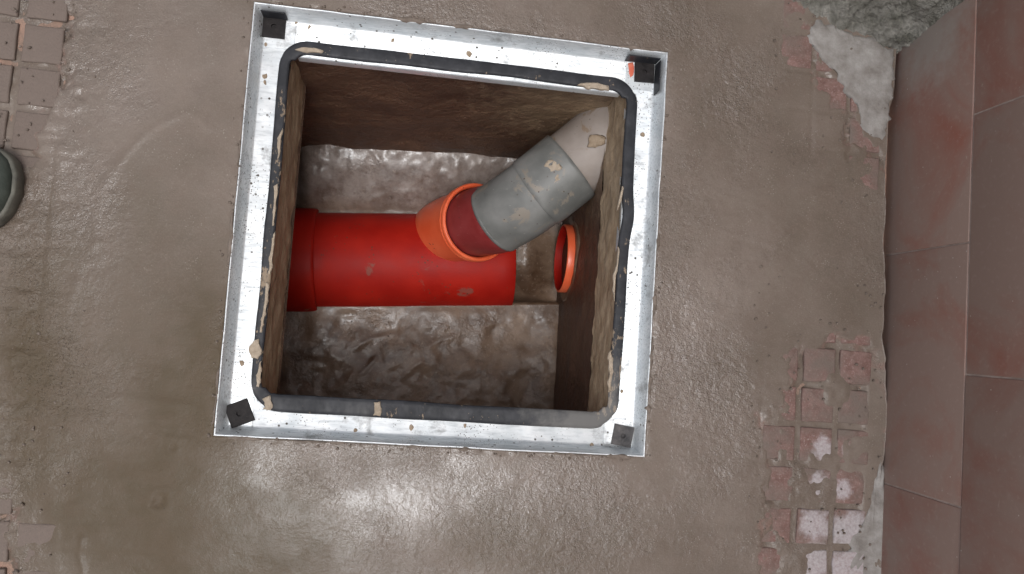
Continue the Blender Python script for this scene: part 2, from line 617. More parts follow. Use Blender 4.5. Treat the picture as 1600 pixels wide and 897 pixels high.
MORTAR = mat_mortar()
GALV = mat_galv()
RUBBER = mat_rubber()
NECK = mat_neck()
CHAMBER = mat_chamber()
BENCH = mat_bench()
RED, _ = mat_plastic('red_channel_plastic', (0.32, 0.009, 0.005), (0.42, 0.015, 0.007), (0.25, 0.075, 0.055), 0.48, 0.015, 0.08, 0.0)
RED.node_tree.nodes['Principled BSDF'].inputs['Specular IOR Level'].default_value = 0.18
ORANGE_LIT, _ = mat_plastic('lit_orange_plastic', (0.78, 0.115, 0.040), (0.85, 0.17, 0.07), (0.60, 0.22, 0.13), 0.34, 0.0, 0.10)  # same plastic as the red, painted orange as nearer the light
LINER, _ = mat_plastic('dark_red_lining', (0.19, 0.018, 0.018), (0.26, 0.04, 0.04), (0.40, 0.22, 0.20), 0.35, 0.03, 0.3)
GREY, _ = mat_plastic('grey_pipe_plastic', (0.135, 0.138, 0.130), (0.235, 0.233, 0.222), (0.25, 0.215, 0.175), 0.45, 0.10, 0.5)
PALE, _ = mat_plastic('pale_dusty_pipe', (0.25, 0.21, 0.183), (0.35, 0.305, 0.275), (0.23, 0.165, 0.11), 0.55, 0.10, 0.3)
TILE = mat_tile()
GROUT = mat_simple('tile_grout', (0.34, 0.265, 0.23), (0.50, 0.41, 0.37), 40, 0.85)
PLASTER = mat_simple('pale_plaster', (0.19, 0.168, 0.15), (0.36, 0.34, 0.32), 30, 0.8, 0.55, 80)
ROUGHC = mat_simple('old_rough_concrete', (0.12, 0.115, 0.092), (0.34, 0.325, 0.29), 34, 0.9, 1.0, 90, 0.012)
BED = mat_simple('pink_bedding', (0.20, 0.150, 0.118), (0.40, 0.245, 0.185), 38, 0.85, 0.8, 110)
PAVER = mat_paver()
RENDER = mat_simple('house_render', (0.42, 0.37, 0.32), (0.55, 0.50, 0.44), 6, 0.85, 0.3, 60)
DRYM = mat_simple('dried_mortar', (0.33, 0.26, 0.19), (0.48, 0.40, 0.31), 60, 0.85, 0.6, 150)
MUD = mat_simple('mud_dab', (0.24, 0.175, 0.115), (0.36, 0.28, 0.20), 60, 0.7, 0.5, 150)
CRUMB = mat_simple('mortar_crumb', (0.12, 0.092, 0.070), (0.22, 0.175, 0.145), 60, 0.7, 0.5, 150)
PADM = mat_simple('dark_pad_rubber', (0.012, 0.0105, 0.011), (0.030, 0.026, 0.026), 70, 0.6, 0.4, 120)
PADM.node_tree.nodes['Principled BSDF'].inputs['Specular IOR Level'].default_value = 0.2
LABELRED = mat_simple('orange_red_paint', (0.60, 0.10, 0.05), (0.70, 0.20, 0.12), 60, 0.6, 0.2)

# ------------------------------------------------------------------ the ground
A = 0.3312                                    # half the frame's outer side
PU, PV = 0.0657, 0.0659                       # pitch of the old paving
U0, V0 = 0.5900, -0.1990
WALL_U = 0.7470


def span(a, b, step):
    n = max(1, int(round((b - a) / step)))
    return list(np.linspace(a, b, n + 1))[:-1]


XR = 0.7340
ul = np.array(span(-0.86, -A, .0029) + span(-A, A, .0029) + span(A, XR, .0029) + [XR])
vl = np.array(span(-0.68, -A, .0029) + span(-A, A, .0029) + span(A, 0.62, .0029) + [0.62])
U, V = np.meshgrid(ul, vl, indexing='ij')


def blob(x, y, rx, ry, z=0.0):
    p = at(x, y)
    return np.exp(-(((U - p.x) / (rx / 1000)) ** 2 + ((V - p.y) / (ry / 1000)) ** 2))


warp = fbm(U, V, 9, 4, 3)
Hh = 0.0035 * fbm(U, V, 3.5, 3, 11) + 0.0006 * fbm(U, V, 26, 4, 23)
# grain: where the sand stands out of the float finish; gloss: where water lies on it
strip = sstep(-.545, -.60, U + .03 * warp)
grain = np.clip(0.18 + 1.3 * fbm(U, V, 4.0, 5, 41, 0.6) + .45 * strip, 0, 0.95)
for x, y, rx, ry, k in ((1275, 370, 110, 120, -.75), (600, 770, 120, 50, -.35), (220, 520, 90, 50, -.6), (255, 290, 50, 60, -.5), (230, 800, 100, 90, -.45),
                        (170, 330, 60, 90, .5), (110, 300, 60, 90, .6), (80, 560, 60, 110, .4), (1070, 540, 60, 160, .5), (1200, 130, 90, 80, .25),
                        (480, 740, 60, 40, .45), (960, 800, 90, 70, .35), (60, 760, 60, 110, .35)):
    grain = grain + k * blob(x, y, rx, ry)
grain = np.clip(grain, 0.03, 1.1)
gloss = np.clip(0.28 + 0.9 * fbm(U, V, 4.0, 4, 57), 0, 1)
for x, y, rx, ry, k in ((560, 757, 170, 60, 1.1), (470, 740, 60, 50, .3), (290, 700, 130, 190, -.6), (160, 300, 90, 90, .5), (900, 770, 150, 60, .3), (1060, 560, 60, 160, .35),
                        (1250, 380, 130, 120, -.2), (300, 640, 110, 110, -.1), (700, 870, 260, 40, -.5), (250, 800, 70, 90, -.3)):
    gloss = gloss + k * blob(x, y, rx, ry)
gloss = np.clip(gloss + 0.25 * warp, 0, 1)
damp_shade = np.clip(0.9 * fbm(U, V, 3.0, 4, 71) - 0.12, 0, 0.5)  # wet darkening, plus the shade and dark reflection painted at the bottom left
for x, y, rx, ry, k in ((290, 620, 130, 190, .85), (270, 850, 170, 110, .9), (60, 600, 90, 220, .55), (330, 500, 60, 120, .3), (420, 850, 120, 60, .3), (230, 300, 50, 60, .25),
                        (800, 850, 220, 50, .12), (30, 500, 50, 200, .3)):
    damp_shade = damp_shade + k * blob(x, y, rx, ry)
damp_shade = np.clip(damp_shade * (1 + 0.5 * warp), 0, 0.9)
pink = np.zeros_like(U)

# trowel ridges and drag marks
for pts, w, h in (([(150, 385), (150, 340), (165, 290), (200, 240), (250, 200), (300, 175), (322, 200)], .006, .0022),
                  ([(95, 560), (105, 480), (130, 420), (150, 385)], .006, .0012),
                  ([(90, 60), (95, 250), (85, 420), (75, 640), (90, 897)], .010, .0014),
                  ([(120, 625), (200, 622), (300, 632)], .006, .0016), ([(110, 665), (190, 668), (300, 690)], .005, .0014),
                  ([(128, 840), (122, 865), (128, 890)], .0035, .003), ([(1060, 280), (1200, 330), (1300, 460)], .004, .0008),
                  ([(1030, 330), (1230, 390), (1340, 470), (1345, 540)], .005, .0009), ([(700, 20), (860, 35), (1010, 60)], .006, .0010),
                  ([(800, 745), (900, 735), (1010, 742)], .006, .0012)):
    P = uv(pts)
    d = line_d(U + 0.008 * warp, V + 0.006 * fbm(U, V, 12, 3, 91), P)
    Hh = Hh + .45 * h * np.exp(-(d / w) ** 2)
# fine parallel float marks
ang = U * 0.25 + V + 0.01 * warp
Hh = Hh + 0.00010 * np.sin(ang * 420 + 6 * fbm(U, V, 7, 3, 5)) * np.clip(fbm(U, V, 3.3, 3, 13) * 2, 0, 1)
Hh = Hh + grain * (0.0012 * fbm(U, V, 150, 2, 29) + 0.0004 * vnoise(U, V, 60, 37))
Hh = Hh + strip * (0.0022 * fbm(U * .22, V, 60, 3, 301) + 0.0016 * fbm(U, V, 45, 3, 303))
Hh = Hh + .0012 * sstep(-.25, -.33, V) * sstep(-.35, -.42, U) * fbm(U * .2, V, 50, 3, 305)
# footprints / pits
for x, y, r, dep in ((245, 780, .009, .0022), (105, 15, .012, .003), (128, 150, .006, .002), (1330, 245, .01, .002), (275, 700, .006, .0014), (840, 33, .008, .0015)):
    p = at(x, y)
    rr = np.hypot(U - p.x + .012 * fbm(U, V, 40, 3, 77), V - p.y + .012 * fbm(U, V, 40, 3, 78)) / r
    Hh = Hh - dep * np.exp(-rr ** 2) + dep * 0.4 * np.exp(-((rr - 1.6) / 0.6) ** 2)

# places where the new mortar runs out and the old paving shows
EXPOSED = [
    (uv([(-60, -40), (70, -40), (92, 30), (96, 95), (78, 190), (50, 235), (66, 246), (30, 262), (-60, 250)]), .010),
    (uv([(-60, 800), (14, 812), (24, 845), (14, 885), (26, 940), (-60, 940)]), .008),
    (uv([(1246, 548), (1300, 535), (1372, 548), (1380, 640), (1384, 760), (1390, 960), (1192, 960), (1190, 850), (1196, 740), (1196, 650), (1232, 640), (1238, 590)]), .012),
    (uv([(1244, 66), (1264, 45), (1290, 105), (1330, 150), (1345, 212), (1375, 225), (1390, 258), (1362, 240), (1334, 218), (1326, 178), (1290, 140), (1268, 104), (1242, 92)]), .007),
]
rough_edge = 0.030 * fbm(U, V, 24, 4, 101) + 0.016 * fbm(U, V, 110, 3, 103)
for P, soft in EXPOSED:
    m = sstep(-soft, soft, poly_sd(U, V, P) + rough_edge)
    lvl = np.where(U < 0, -0.0062, -0.0034) + 0.0085 * fbm(U, V, 18, 4, 131)
    Hh = Hh * (1 - m) + lvl * m
    pink = np.maximum(pink, np.exp(-((m - 0.5) / 0.3) ** 2) * np.clip(0.5 + fbm(U, V, 60, 2, 7) * 1.6, 0, 1) * 0.75)
    grain = np.maximum(grain, 0.8 * np.exp(-((m - 0.4) / 0.35) ** 2))
# covered paving still telegraphs as shallow grooves near the margins
gu = np.abs((U - U0) / PU - np.round((U - U0) / PU)) * PU
gv = np.abs((V - V0) / PV - np.round((V - V0) / PV)) * PV
margin = np.maximum(sstep(-0.50, -0.585, U + 0.02 * warp), sstep(0.49, 0.58, U) * np.maximum(sstep(-.12, -.18, V), sstep(0.15, .22, V)))
Hh = Hh - margin * 0.0011 * np.exp(-(np.minimum(gu, gv) / 0.0042) ** 2) * np.clip(0.55 + 1.3 * fbm(U, V, 16, 3, 61), 0, 1)
# towards the frame the mortar is struck off level with the rim
rim = np.maximum(np.abs(U), np.abs(V)) - A
Hh = Hh * (0.25 + 0.75 * sstep(0.0, 0.05, rim)) + np.exp(-(rim / 0.006) ** 2) * (0.0024 * fbm(U, V, 55, 4, 67) - 0.0006)
# broken edge along the tiled wall
edge = sstep(0.028, 0.0, XR - U)
Xw = U + edge * (0.010 * fbm(V * 1.0, V * 0 + 2, 9, 4, 87) + 0.002 * vnoise(V, V * 0, 90, 5) - 0.001 + 0.0115 * sstep(-.10, -.17, V) + 0.008 * sstep(.27, .31, V))
foot = sstep(-.12, -.2, V) * sstep(0.703, 0.712, U)
Hh = np.where(foot > 0, np.maximum(Hh, (-0.0015 + 0.001 * fbm(U, V, 30, 3, 9)) * foot + Hh * (1 - foot)), Hh)
P3 = np.stack([Xw, V, Hh + 0.0012], -1)
uc = (ul[:-1] + ul[1:]) / 2
vc = (vl[:-1] + vl[1:]) / 2
UC, VC = np.meshgrid(uc, vc, indexing='ij')
keep = ~((np.abs(UC) < A) & (np.abs(VC) < A))
n, m = U.shape
idx = np.arange(n * m).reshape(n, m)
quads = np.stack([idx[:-1, :-1], idx[1:, :-1], idx[1:, 1:], idx[:-1, 1:]], -1)[keep]
verts = P3.reshape(-1, 3)
extra_v, extra_q = [], []
base = n * m


def skirt(ids, depth):
    global base
    ids = list(ids)
    for i in ids:
        p = verts[i]
        extra_v.append((p[0], p[1], depth))
    for k in range(len(ids) - 1):
        extra_q.append((ids[k], ids[k + 1], base + k + 1, base + k))
    base += len(ids)


i0, i1 = np.searchsorted(ul, -A - 1e-6), np.searchsorted(ul, A - 1e-6)
j0, j1 = np.searchsorted(vl, -A - 1e-6), np.searchsorted(vl, A - 1e-6)
skirt(idx[i0:i1 + 1, j0], -.06); skirt(idx[i0:i1 + 1, j1], -.06)
skirt(idx[i0, j0:j1 + 1], -.06); skirt(idx[i1, j0:j1 + 1], -.06)
skirt(idx[-1, :], -.03)
allv = np.vstack([verts, np.array(extra_v)])
allq = np.vstack([quads, np.array(extra_q)])
me = np_mesh('mortar_floor', allv, allq)
pad = len(allv) - n * m
for nm, arr in (('grain', grain), ('gloss', gloss), ('damp_shade', damp_shade), ('pink', pink)):
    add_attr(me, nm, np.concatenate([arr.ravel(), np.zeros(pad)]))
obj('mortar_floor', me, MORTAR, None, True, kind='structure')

# far ground, a ring sheet round the worked area
gb = MB('yard_paving')
bt = gb.t.nodes.new('ShaderNodeTexBrick')
bt.offset = 0.0
bt.inputs['Scale'].default_value = 1.0
bt.inputs['Brick Width'].default_value = PU
bt.inputs['Row Height'].default_value = PV
bt.inputs['Mortar Size'].default_value = 0.005
bt.inputs['Color1'].default_value = (0.20, 0.13, 0.105, 1)
bt.inputs['Color2'].default_value = (0.235, 0.16, 0.13, 1)
bt.inputs['Mortar'].default_value = (0.31, 0.20, 0.15, 1)
gb.link(gb.pos, bt.inputs['Vector'])
YARD = gb.set(color=gb.mix(gb.rng(gb.noise(2, 5), 0.4, 0.7, 0, .7), bt.outputs['Color'], (0.22, 0.17, 0.135)), rough=0.8,
              normal=gb.bump(gb.noise(60, 4), 0.4, 0.003))
R0, R1 = 30.0, None
ix0, ix1, iy0, iy1 = -0.85, 0.765, -0.67, 0.61
gv_ = [(-R0, -R0, -.005), (R0, -R0, -.005), (R0, R0, -.005), (-R0, R0, -.005), (ix0, iy0, -.005), (ix1, iy0, -.005), (ix1, iy1, -.005), (ix0, iy1, -.005)]
obj('ground', pydata('ground', gv_, [(0, 1, 5, 4), (1, 2, 6, 5), (2, 3, 7, 6), (3, 0, 4, 7)]), YARD, None, False, kind='structure')

# old paving: a pink bed with small square tiles standing on it
bv, bf = [], []
for x0, x1, y0, y1, z in ((-0.86, -0.50, -0.68, 0.62, -.0068), (0.49, 0.728, -0.68, 0.62, -.0068), (0.72, 0.756, -0.68, 0.62, -.026)):
    k = len(bv)
    bv += [(x0, y0, z), (x1, y0, z), (x1, y1, z), (x0, y1, z)]
    bf.append((k, k + 1, k + 2, k + 3))
paving = obj('paving', pydata('paving', bv, bf), BED, None, False, kind='structure')
variants = []
for s in range(5):
    bm = box_bm(-.0278, .0278, -.0279, .0279, -.010, 0, .0025, 2)
    bmesh.ops.subdivide_edges(bm, edges=[e for e in bm.edges if e.calc_length() > .03], cuts=2, use_grid_fill=True)
    for v in bm.verts:
        v.co += mn.noise_vector(v.co * 70 + Vector((s * 9, 0, 0))) * 0.0012
    variants.append(bm_mesh('tile', bm))
    variants[-1].materials.append(PAVER)
EXP = [p for p, _ in EXPOSED]
for i in range(-22, 4):
    for j in range(-7, 12):
        x, y = U0 + PU * (i + .5), V0 + PV * (j + .5)
        if not (x < -0.52 or 0.5 < x < 0.72):
            continue
        near = max(float(poly_sd(np.array(x), np.array(y), p)) for p in EXP)
        if near < -0.045:
            continue
        o = obj('tile', variants[random.randrange(5)], None, paving)
        o.location = (x + random.uniform(-.0008, .0008), y + random.uniform(-.0008, .0008), -.0002 + random.uniform(-.001, .0008))
        o.rotation_euler = (random.uniform(-.012, .012), random.uniform(-.012, .012), random.choice((0, math.pi)) + random.uniform(-.02, .02))

# crumbs of mortar lying about: far too many small ones to count
bm = bmesh.new()
for k in range(520):
    r = random.random()
    if r < .35:
        x, y = random.uniform(-.70, -.52), random.uniform(-.55, .33)
    elif r < .6:
        x, y = random.uniform(.50, .735), random.uniform(-.52, .0)
    elif r < .68:
        x, y = random.uniform(.5, .735), random.uniform(.1, .45)
    else:
        s = random.choice((0, 1, 2, 3)); t = random.uniform(-A, A); e = A + abs(random.gauss(0.004, .006))
        x, y = ((t, e), (t, -e), (e, t), (-e, t))[s]
    rad = random.uniform(.0010, .0026)
    zc = .0015
    if k % 9 == 0:
        x, y, zc = random.uniform(-.22, .25), random.choice((random.uniform(-.25, -.12), random.uniform(.13, .22))), -.494
    mt = Matrix.Translation((x, y, zc)) @ Matrix.Rotation(random.random() * 6, 4, 'Z') @ Matrix.Diagonal((rad * random.uniform(.7, 1.6), rad, rad * .8, 1))
    bmesh.ops.create_icosphere(bm, subdivisions=1, radius=1, matrix=mt)
obj('mortar_crumbs', bm_mesh('mortar_crumbs', bm), CRUMB, None, True, kind='stuff')

# ------------------------------------------------------------------ tiled house wall on the right
wall = empty('tiled_wall', (WALL_U, 0, 0), 'red brown tiled house wall rising along the right side', 'wall')
attach(obj('masonry', bm_mesh('masonry', box_bm(WALL_U + .0016, WALL_U + .25, -3.0, 1.6, -.3, 1.085)), GROUT, None, False), wall)
attach(obj('upper_render', bm_mesh('upper_render', box_bm(WALL_U + .004, WALL_U + .25, -3.0, 1.6, 1.0852, 2.7)), RENDER, None, False), wall)
TL, TH = 0.3850, 0.1785
tb = box_bm(-.012, 0.012, -TL / 2 + .0013, TL / 2 - .0013, 0.0013, TH - .0013, .0014, 2)
bmesh.ops.translate(tb, verts=tb.verts[:], vec=(0.012, 0, 0))
tme = bm_mesh('tile', tb)
tme.materials.append(TILE)
tb = box_bm(-.012, 0.012, -TL / 2 + .0013, TL / 2 - .0013, -.035, TH - .0013, .0014, 2)
bmesh.ops.translate(tb, verts=tb.verts[:], vec=(0.012, 0, 0))
tme0 = bm_mesh('tile', tb)
tme0.materials.append(TILE)
for r in range(6):
    off = 0.0304 + TL / 2 if r % 2 == 0 else 0.2215 + TL / 2 - .0
    for k in range(-6, 3):
        c = off + k * TL
        if c < -2.2:
            continue
        o = obj('tile', tme if r else tme0, None, wall)
        o.location = (random.uniform(-.0009, .0007), c, r * TH + random.uniform(-.0006, .0006))
        o.rotation_euler = (random.uniform(-.002, .002), random.uniform(-.003, .003), random.uniform(-.003, .003))

# ------------------------------------------------------------------ rough old concrete in the top corner
bl = [Vector((*p, 0)) for p in uv([(1120, -70), (1205, -22), (1240, 8), (1290, 42), (1345, 60), (1392, 78), (1412, 84)])]
ns, nt = 120, 90
Pc = np.zeros((ns, nt, 3))
bl = catmull(bl, 20)
for i in range(ns):
    f = i / (ns - 1)
    b = bl[min(int(f * (len(bl) - 1)), len(bl) - 1)]
    for j in range(nt):
        t = j / (nt - 1)
        back = (0.02 + 0.16 * (1 - f)) * min(1, t * 3) + t * 0.10 * (1 - f)
        hgt = 0.62 * t ** 1.25 - 0.006
        q = Vector((b.x * 26, b.y * 26, hgt * 26))
        nz = mn.fractal(q, 0.8, 2.1, 5) * 0.009 + mn.fractal(q * 5, 0.6, 2.1, 3) * 0.0055
        amp = min(1, t * 12 + .25)
        Pc[i, j] = (b.x + 0.25 * back * (1 - f) + nz * amp * .6, b.y + back * 0.9 - nz * amp, hgt + nz * amp * .9)
cm = grid_mesh('concrete_face', Pc)
pier = empty('rough_concrete_wall', (0.65, 0.45, 0), 'crumbling grey green rough concrete rising at the top right corner', 'wall')
attach(obj('concrete_face', cm, ROUGHC), pier)
# solid body behind the face
attach(obj('concrete_core', bm_mesh('concrete_core', box_bm(0.45, WALL_U - .001, 0.66, 0.95, -.05, 0.60, .01)), ROUGHC, None, False), pier)

# pale plaster left on the floor under it and by the wall
patch('plaster_patch', uv([(1262, 62), (1274, 30), (1300, 42), (1345, 58), (1394, 76), (1398, 110), (1394, 150), (1388, 190), (1382, 208), (1376, 219), (1352, 208), (1344, 192), (1340, 165), (1318, 138), (1302, 108), (1282, 92)]),
      -.0005, .0032, PLASTER, None, .005, 3, label='pale grey plaster patch on the floor below the rough concrete corner', category='plaster')
patch('plaster_patch', uv([(1366, 760), (1377, 700), (1384, 760), (1386, 910), (1380, 980), (1318, 980), (1320, 880), (1330, 840), (1352, 815)]),
      -.0035, .0036, PLASTER, None, .005, 8, label='pale plaster smear over the small paving squares at the wall foot, bottom right', category='plaster')

# ------------------------------------------------------------------ the steel frame
frame = empty('manhole_frame', (0, 0, -.036), 'square galvanised steel manhole frame set flush in the wet mortar', 'manhole frame')
prof = [(A, -.060), (A, .0012), (A - .0008, .0024), (A - .0020, .0024), (A - .0028, .0010), (A - .0075, -.030), (A - .0090, -.0345), (A - .0125, -.0362),
        (0.2815, -.0362), (0.2792, -.0370), (0.2785, -.0395), (0.2785, -.056)]
prof_top = prof[:-4] + [(0.2690, -.0362), (0.2662, -.0370), (0.2655, -.0395), (0.2655, -.056)]
NS = 66
sides = {'top': [], 'bottom': [], 'left': [], 'right': []}


def rim_pt(side, t, pr):
    e, z = pr
    s = t * e
    wob = 0.0011 * mn.noise(Vector((t * 5, hash(side) % 7 if False else {'top': 1, 'bottom': 2, 'left': 3, 'right': 4}[side] * 9.3, 0))) if z > -.02 else 0
    wob2 = 0.0009 * mn.noise(Vector((t * 11, {'top': 1, 'bottom': 2, 'left': 3, 'right': 4}[side] * 5.3, z * 30)))
    e2 = e + wob * (1 - abs(t) ** 8)
    zz = z + wob2 * (1 - abs(t) ** 8)
    return {'top': (s, e2, zz), 'bottom': (-s, -e2, zz), 'left': (-e2, s, zz), 'right': (e2, -s, zz)}[side]


def rail(side, t0, t1):
    bm = bmesh.new()
    rows = []
    ts = [t0 + (t1 - t0) * k / NS for k in range(NS + 1)]
    for t in ts:
        rows.append([bm.verts.new(rim_pt(side, t, p)) for p in (prof_top if side == 'top' else prof)])
    for a, b in zip(rows[:-1], rows[1:]):
        for k in range(len(prof) - 1):
            bm.faces.new((a[k], a[k + 1], b[k + 1], b[k]))
    return bm


def rail_obj(side):
    bm = rail(side, -1, 1)
    me = bm_mesh('rail', bm)
    o = attach(obj('rail', me, GALV), frame)
    return o


for sdn in ('top', 'bottom', 'left', 'right'):
    rail_obj(sdn)
# overlapped corner plates (the welded joints seen as a fine line across the ledge)
for sx, sy in ((-1, -1), (1, 1), (-1, 1), (1, -1)):
    x0, x1 = sorted((sx * .2715, sx * .3185)); y0, y1 = sorted((sy * .2750, sy * .3185))
    if (sx, sy) == (-1, -1):
        x0, x1 = -.3185, -.2840
    attach(obj('corner_plate', bm_mesh('corner_plate', box_bm(x0, x1, y0, y1, -.0368, -.0349, .0004, 1)), GALV, None, False), frame)
# thin black strips standing in for dark reflections in the rim's corners
for (x0, x1, y0, y1) in ((-.3225, -.285, .3215, .3232), (.268, .322, .3215, .3232), (.3215, .3232, .268, .320)):
    attach(obj('corner_reflection', bm_mesh('corner_reflection', box_bm(x0, x1, y0, y1, -.034, -.006, .0004, 1)), RUBBER, None, False), frame)
# rubber corner pads with a hole
for (c, hw, rot, lab) in ((at(428, 42, -.033), .0178, 0, None), (at(1007, 113, -.033), .0172, .03, None), (at(374, 646, -.033), .0182, .42, 'rubber corner pad turned askew at the lower left corner'),
                          (at(973, 681, -.033), .0170, -.14, 'greyed dusty rubber corner pad')):
    bm = bmesh.new()
    R, n8 = .0042, 24
    outer, inner = [], []
    for k in range(n8):
        a = 2 * math.pi * k / n8 + math.pi / n8
        d = max(abs(math.cos(a)), abs(math.sin(a)))
        outer.append((math.cos(a) / d * hw, math.sin(a) / d * hw))
        inner.append((math.cos(a) * R, math.sin(a) * R))
    # snap nearest to the corners
    for q in (1, 3, 5, 7):
        a = q * math.pi / 4
        k = min(range(n8), key=lambda k: math.hypot(outer[k][0] - math.cos(a) * hw * 1.414, outer[k][1] - math.sin(a) * hw * 1.414))
        outer[k] = (math.copysign(hw, math.cos(a)), math.copysign(hw, math.sin(a)))
    L = []
    for ring, z in ((outer, 0), (outer, .0036), (inner, .0036), (inner, .0003)):
        s = 1.0 if z != .0036 or ring is inner else .97
        L.append([bm.verts.new((x * s, y * s, z)) for x, y in ring])
    for a, b in zip(L[:-1], L[1:]):
        for k in range(n8):
            bm.faces.new((a[k], a[(k + 1) % n8], b[(k + 1) % n8], b[k]))
    bm.faces.new(L[3])
    me = bm_mesh('corner_pad', bm)
    if lab and 'greyed' in lab:
        me.materials.append(mat_simple('dusty_rubber', (0.035, 0.033, 0.035), (0.13, 0.118, 0.115), 60, 0.7))
    else:
        me.materials.append(PADM if 'PADM' in globals() else RUBBER)
    o = obj('corner_pad', me, None, None, False)
    o.location = (c.x, c.y, -.0350)
    o.rotation_euler = (0, 0, rot)
    attach(o, frame)
    if lab:
        o['label'] = lab
patch('paint_mark', uv([(981, 99), (990, 97), (990, 119), (985, 122), (982, 116)], -.035), -.0352, .0009, LABELRED, frame, .0012, 4, label='orange red paint mark beside the corner pad')

# black rubber seal, a rounded square ring lying on the ledge
seal_pts = []
hs_, rc = 0.2812, 0.034
for cx, cy, a0 in ((hs_ - rc, hs_ - rc, 0), (-hs_ + rc, hs_ - rc, 90), (-hs_ + rc, -hs_ + rc, 180), (hs_ - rc, -hs_ + rc, 270)):
    for k in range(13):
        a = math.radians(a0 + 90 * k / 12)
        seal_pts.append(Vector((cx + rc * math.cos(a), cy + rc * math.sin(a), 0)))
full = []
for k in range(len(seal_pts)):
    a, b = seal_pts[k], seal_pts[(k + 1) % len(seal_pts)]
    m_ = max(1, int((b - a).length / .008))
    for q in range(m_):
        full.append(a.lerp(b, q / m_))
N = len(full)
sp = [(-.0112, 0), (-.0115, .0030), (-.0102, .0048), (-.0060, .0054), (.0060, .0054), (.0102, .0048), (.0115, .0030), (.0112, 0)]
Vv, Ff = [], []
bulge = at(984, 338, -.035)
for k, p in enumerate(full):
    t = (full[(k + 1) % N] - full[k - 1]).normalized()
    o_ = Vector((t.y, -t.x, 0))                                   # outwards for this winding
    w = 0.0026 * mn.noise(Vector((p.x * 7, p.y * 7, 3)))
    if (p - Vector((bulge.x, bulge.y, 0))).length < .09:
        w += .0045 * math.exp(-((p.y - bulge.y) / .03) ** 2)
    wd = 1 + 0.16 * mn.noise(Vector((p.x * 9, p.y * 9, 8))) + (0.22 if abs(p.x) < .262 and p.y < 0 else 0)
    if abs(p.y) < .262:
        wd *= .80 if p.x > 0 else .72
        w += .0040 if p.x > 0 else .0022
    for d, h in sp:
        q = p + o_ * (d * wd + w)
        Vv.append((q.x, q.y, -.0365 + h))
for k in range(N):
    for i in range(len(sp) - 1):
        a = k * len(sp) + i; b = ((k + 1) % N) * len(sp) + i
        Ff.append((a, a + 1, b + 1, b))
attach(obj('rubber_seal', pydata('rubber_seal', Vv, Ff), RUBBER), frame)

# dabs and flakes of mortar on the seal and ledge
for k, pts in enumerate(([(904, 132), (918, 129), (934, 130), (950, 135), (951, 141), (930, 138), (908, 136)],
                         [(583, 628), (594, 627), (596, 640), (593, 650), (584, 650), (587, 640)], [(462, 77), (478, 73), (503, 78), (500, 82), (470, 82)],
                         [(409, 622), (421, 618), (428, 632), (420, 642), (411, 640), (416, 632)], [(389, 540), (404, 530), (409, 556), (401, 562), (392, 560)],
                         [(437, 205), (440, 200), (439, 225), (436, 245), (432, 250), (434, 228)], [(427, 290), (433, 286), (431, 320), (428, 352), (425, 352), (428, 320)],
                         [(425, 365), (429, 362), (426, 400), (421, 430), (418, 430), (422, 398)], [(416, 440), (420, 440), (415, 480), (410, 520), (406, 520), (411, 478)],
                         [(404, 566), (409, 562), (408, 590), (404, 606), (400, 604)], [(971, 290), (974, 292), (972, 310), (966, 330), (967, 312)],
                         [(951, 560), (957, 545), (958, 580), (954, 610), (950, 612), (953, 585)], [(965, 385), (967, 390), (963, 430), (959, 470), (960, 430)])):
    patch('mortar_smear', uv(pts, -.0275), -.0288, .0016 if k else .003, DRYM, frame, .002, k + 20)
for k, (x, y, r) in enumerate(((413, 119, 4), (415, 70, 4), (614, 63, 4), (733, 84, 5), (462, 35, 3), (483, 43, 3), (555, 672, 4), (643, 668, 4), (378, 568, 5), (1004, 210, 4), (925, 697, 4), (727, 665, 3),
                               (1006, 548, 4), (415, 128, 3), (972, 612, 3), (818, 694, 3))):
    patch('mortar_splash', uv([(x + r * random.uniform(.6, 1.1) * math.cos(a), y + r * random.uniform(.6, 1.5) * math.sin(a)) for a in np.linspace(0, 5.5, 7)], -.035), -.0358, .0011, MUD, frame, .001, k + 50)

# wet mortar squeezed unevenly over the rim
for k in range(30):
    side = random.choice(('t', 'b', 'l', 'r'))
    c0 = random.uniform(-.30, .30); ln = random.uniform(.006, .034); w0 = random.uniform(.0018, .0042)
    ps = []
    for a in np.linspace(0, 2 * math.pi, 12)[:-1]:
        x, y = c0 + ln * math.cos(a), A + .0012 + w0 * math.sin(a) * random.uniform(.6, 1.1)
        ps.append({'t': (x, y), 'b': (-x, -y), 'l': (-y, x), 'r': (y, -x)}[side])
    patch('mortar_squeeze', ps, .0012, .0022, CRUMB, frame, .0016, k + 90)

# ------------------------------------------------------------------ the chamber under it
ch = empty('inspection_chamber', (0, 0, -.5), 'brown rendered underground drain chamber seen through the square opening', 'drain chamber')
NK = .2688
ZN = -.1545


def wall_grid(name, p00, p10, p01, p11, nu, nv, amp, mat, sc=20, seed=0, lipout=0.0):
    """bilinear sheet with uneven relief along its normal"""
    a, b, c, d = (Vector(p) for p in (p00, p10, p01, p11))
    nrm = (b - a).cross(c - a).normalized()
    P = np.zeros((nu + 1, nv + 1, 3))
    for i in range(nu + 1):
        for j in range(nv + 1):
            s, t = i / nu, j / nv
            p = a.lerp(b, s).lerp(c.lerp(d, s), t)
            w = mn.fractal(Vector((p.x * sc + seed, p.y * sc, p.z * sc)), 1, 2, 4) * amp
            if lipout and t < .10:
                w -= lipout * (1 - t / .10) ** 1.3
                p = p + Vector((0, 0, .002 * mn.noise(p * 40)))
            P[i, j] = p + nrm * w
    o = obj(name, grid_mesh(name, P), mat)
    return attach(o, ch)


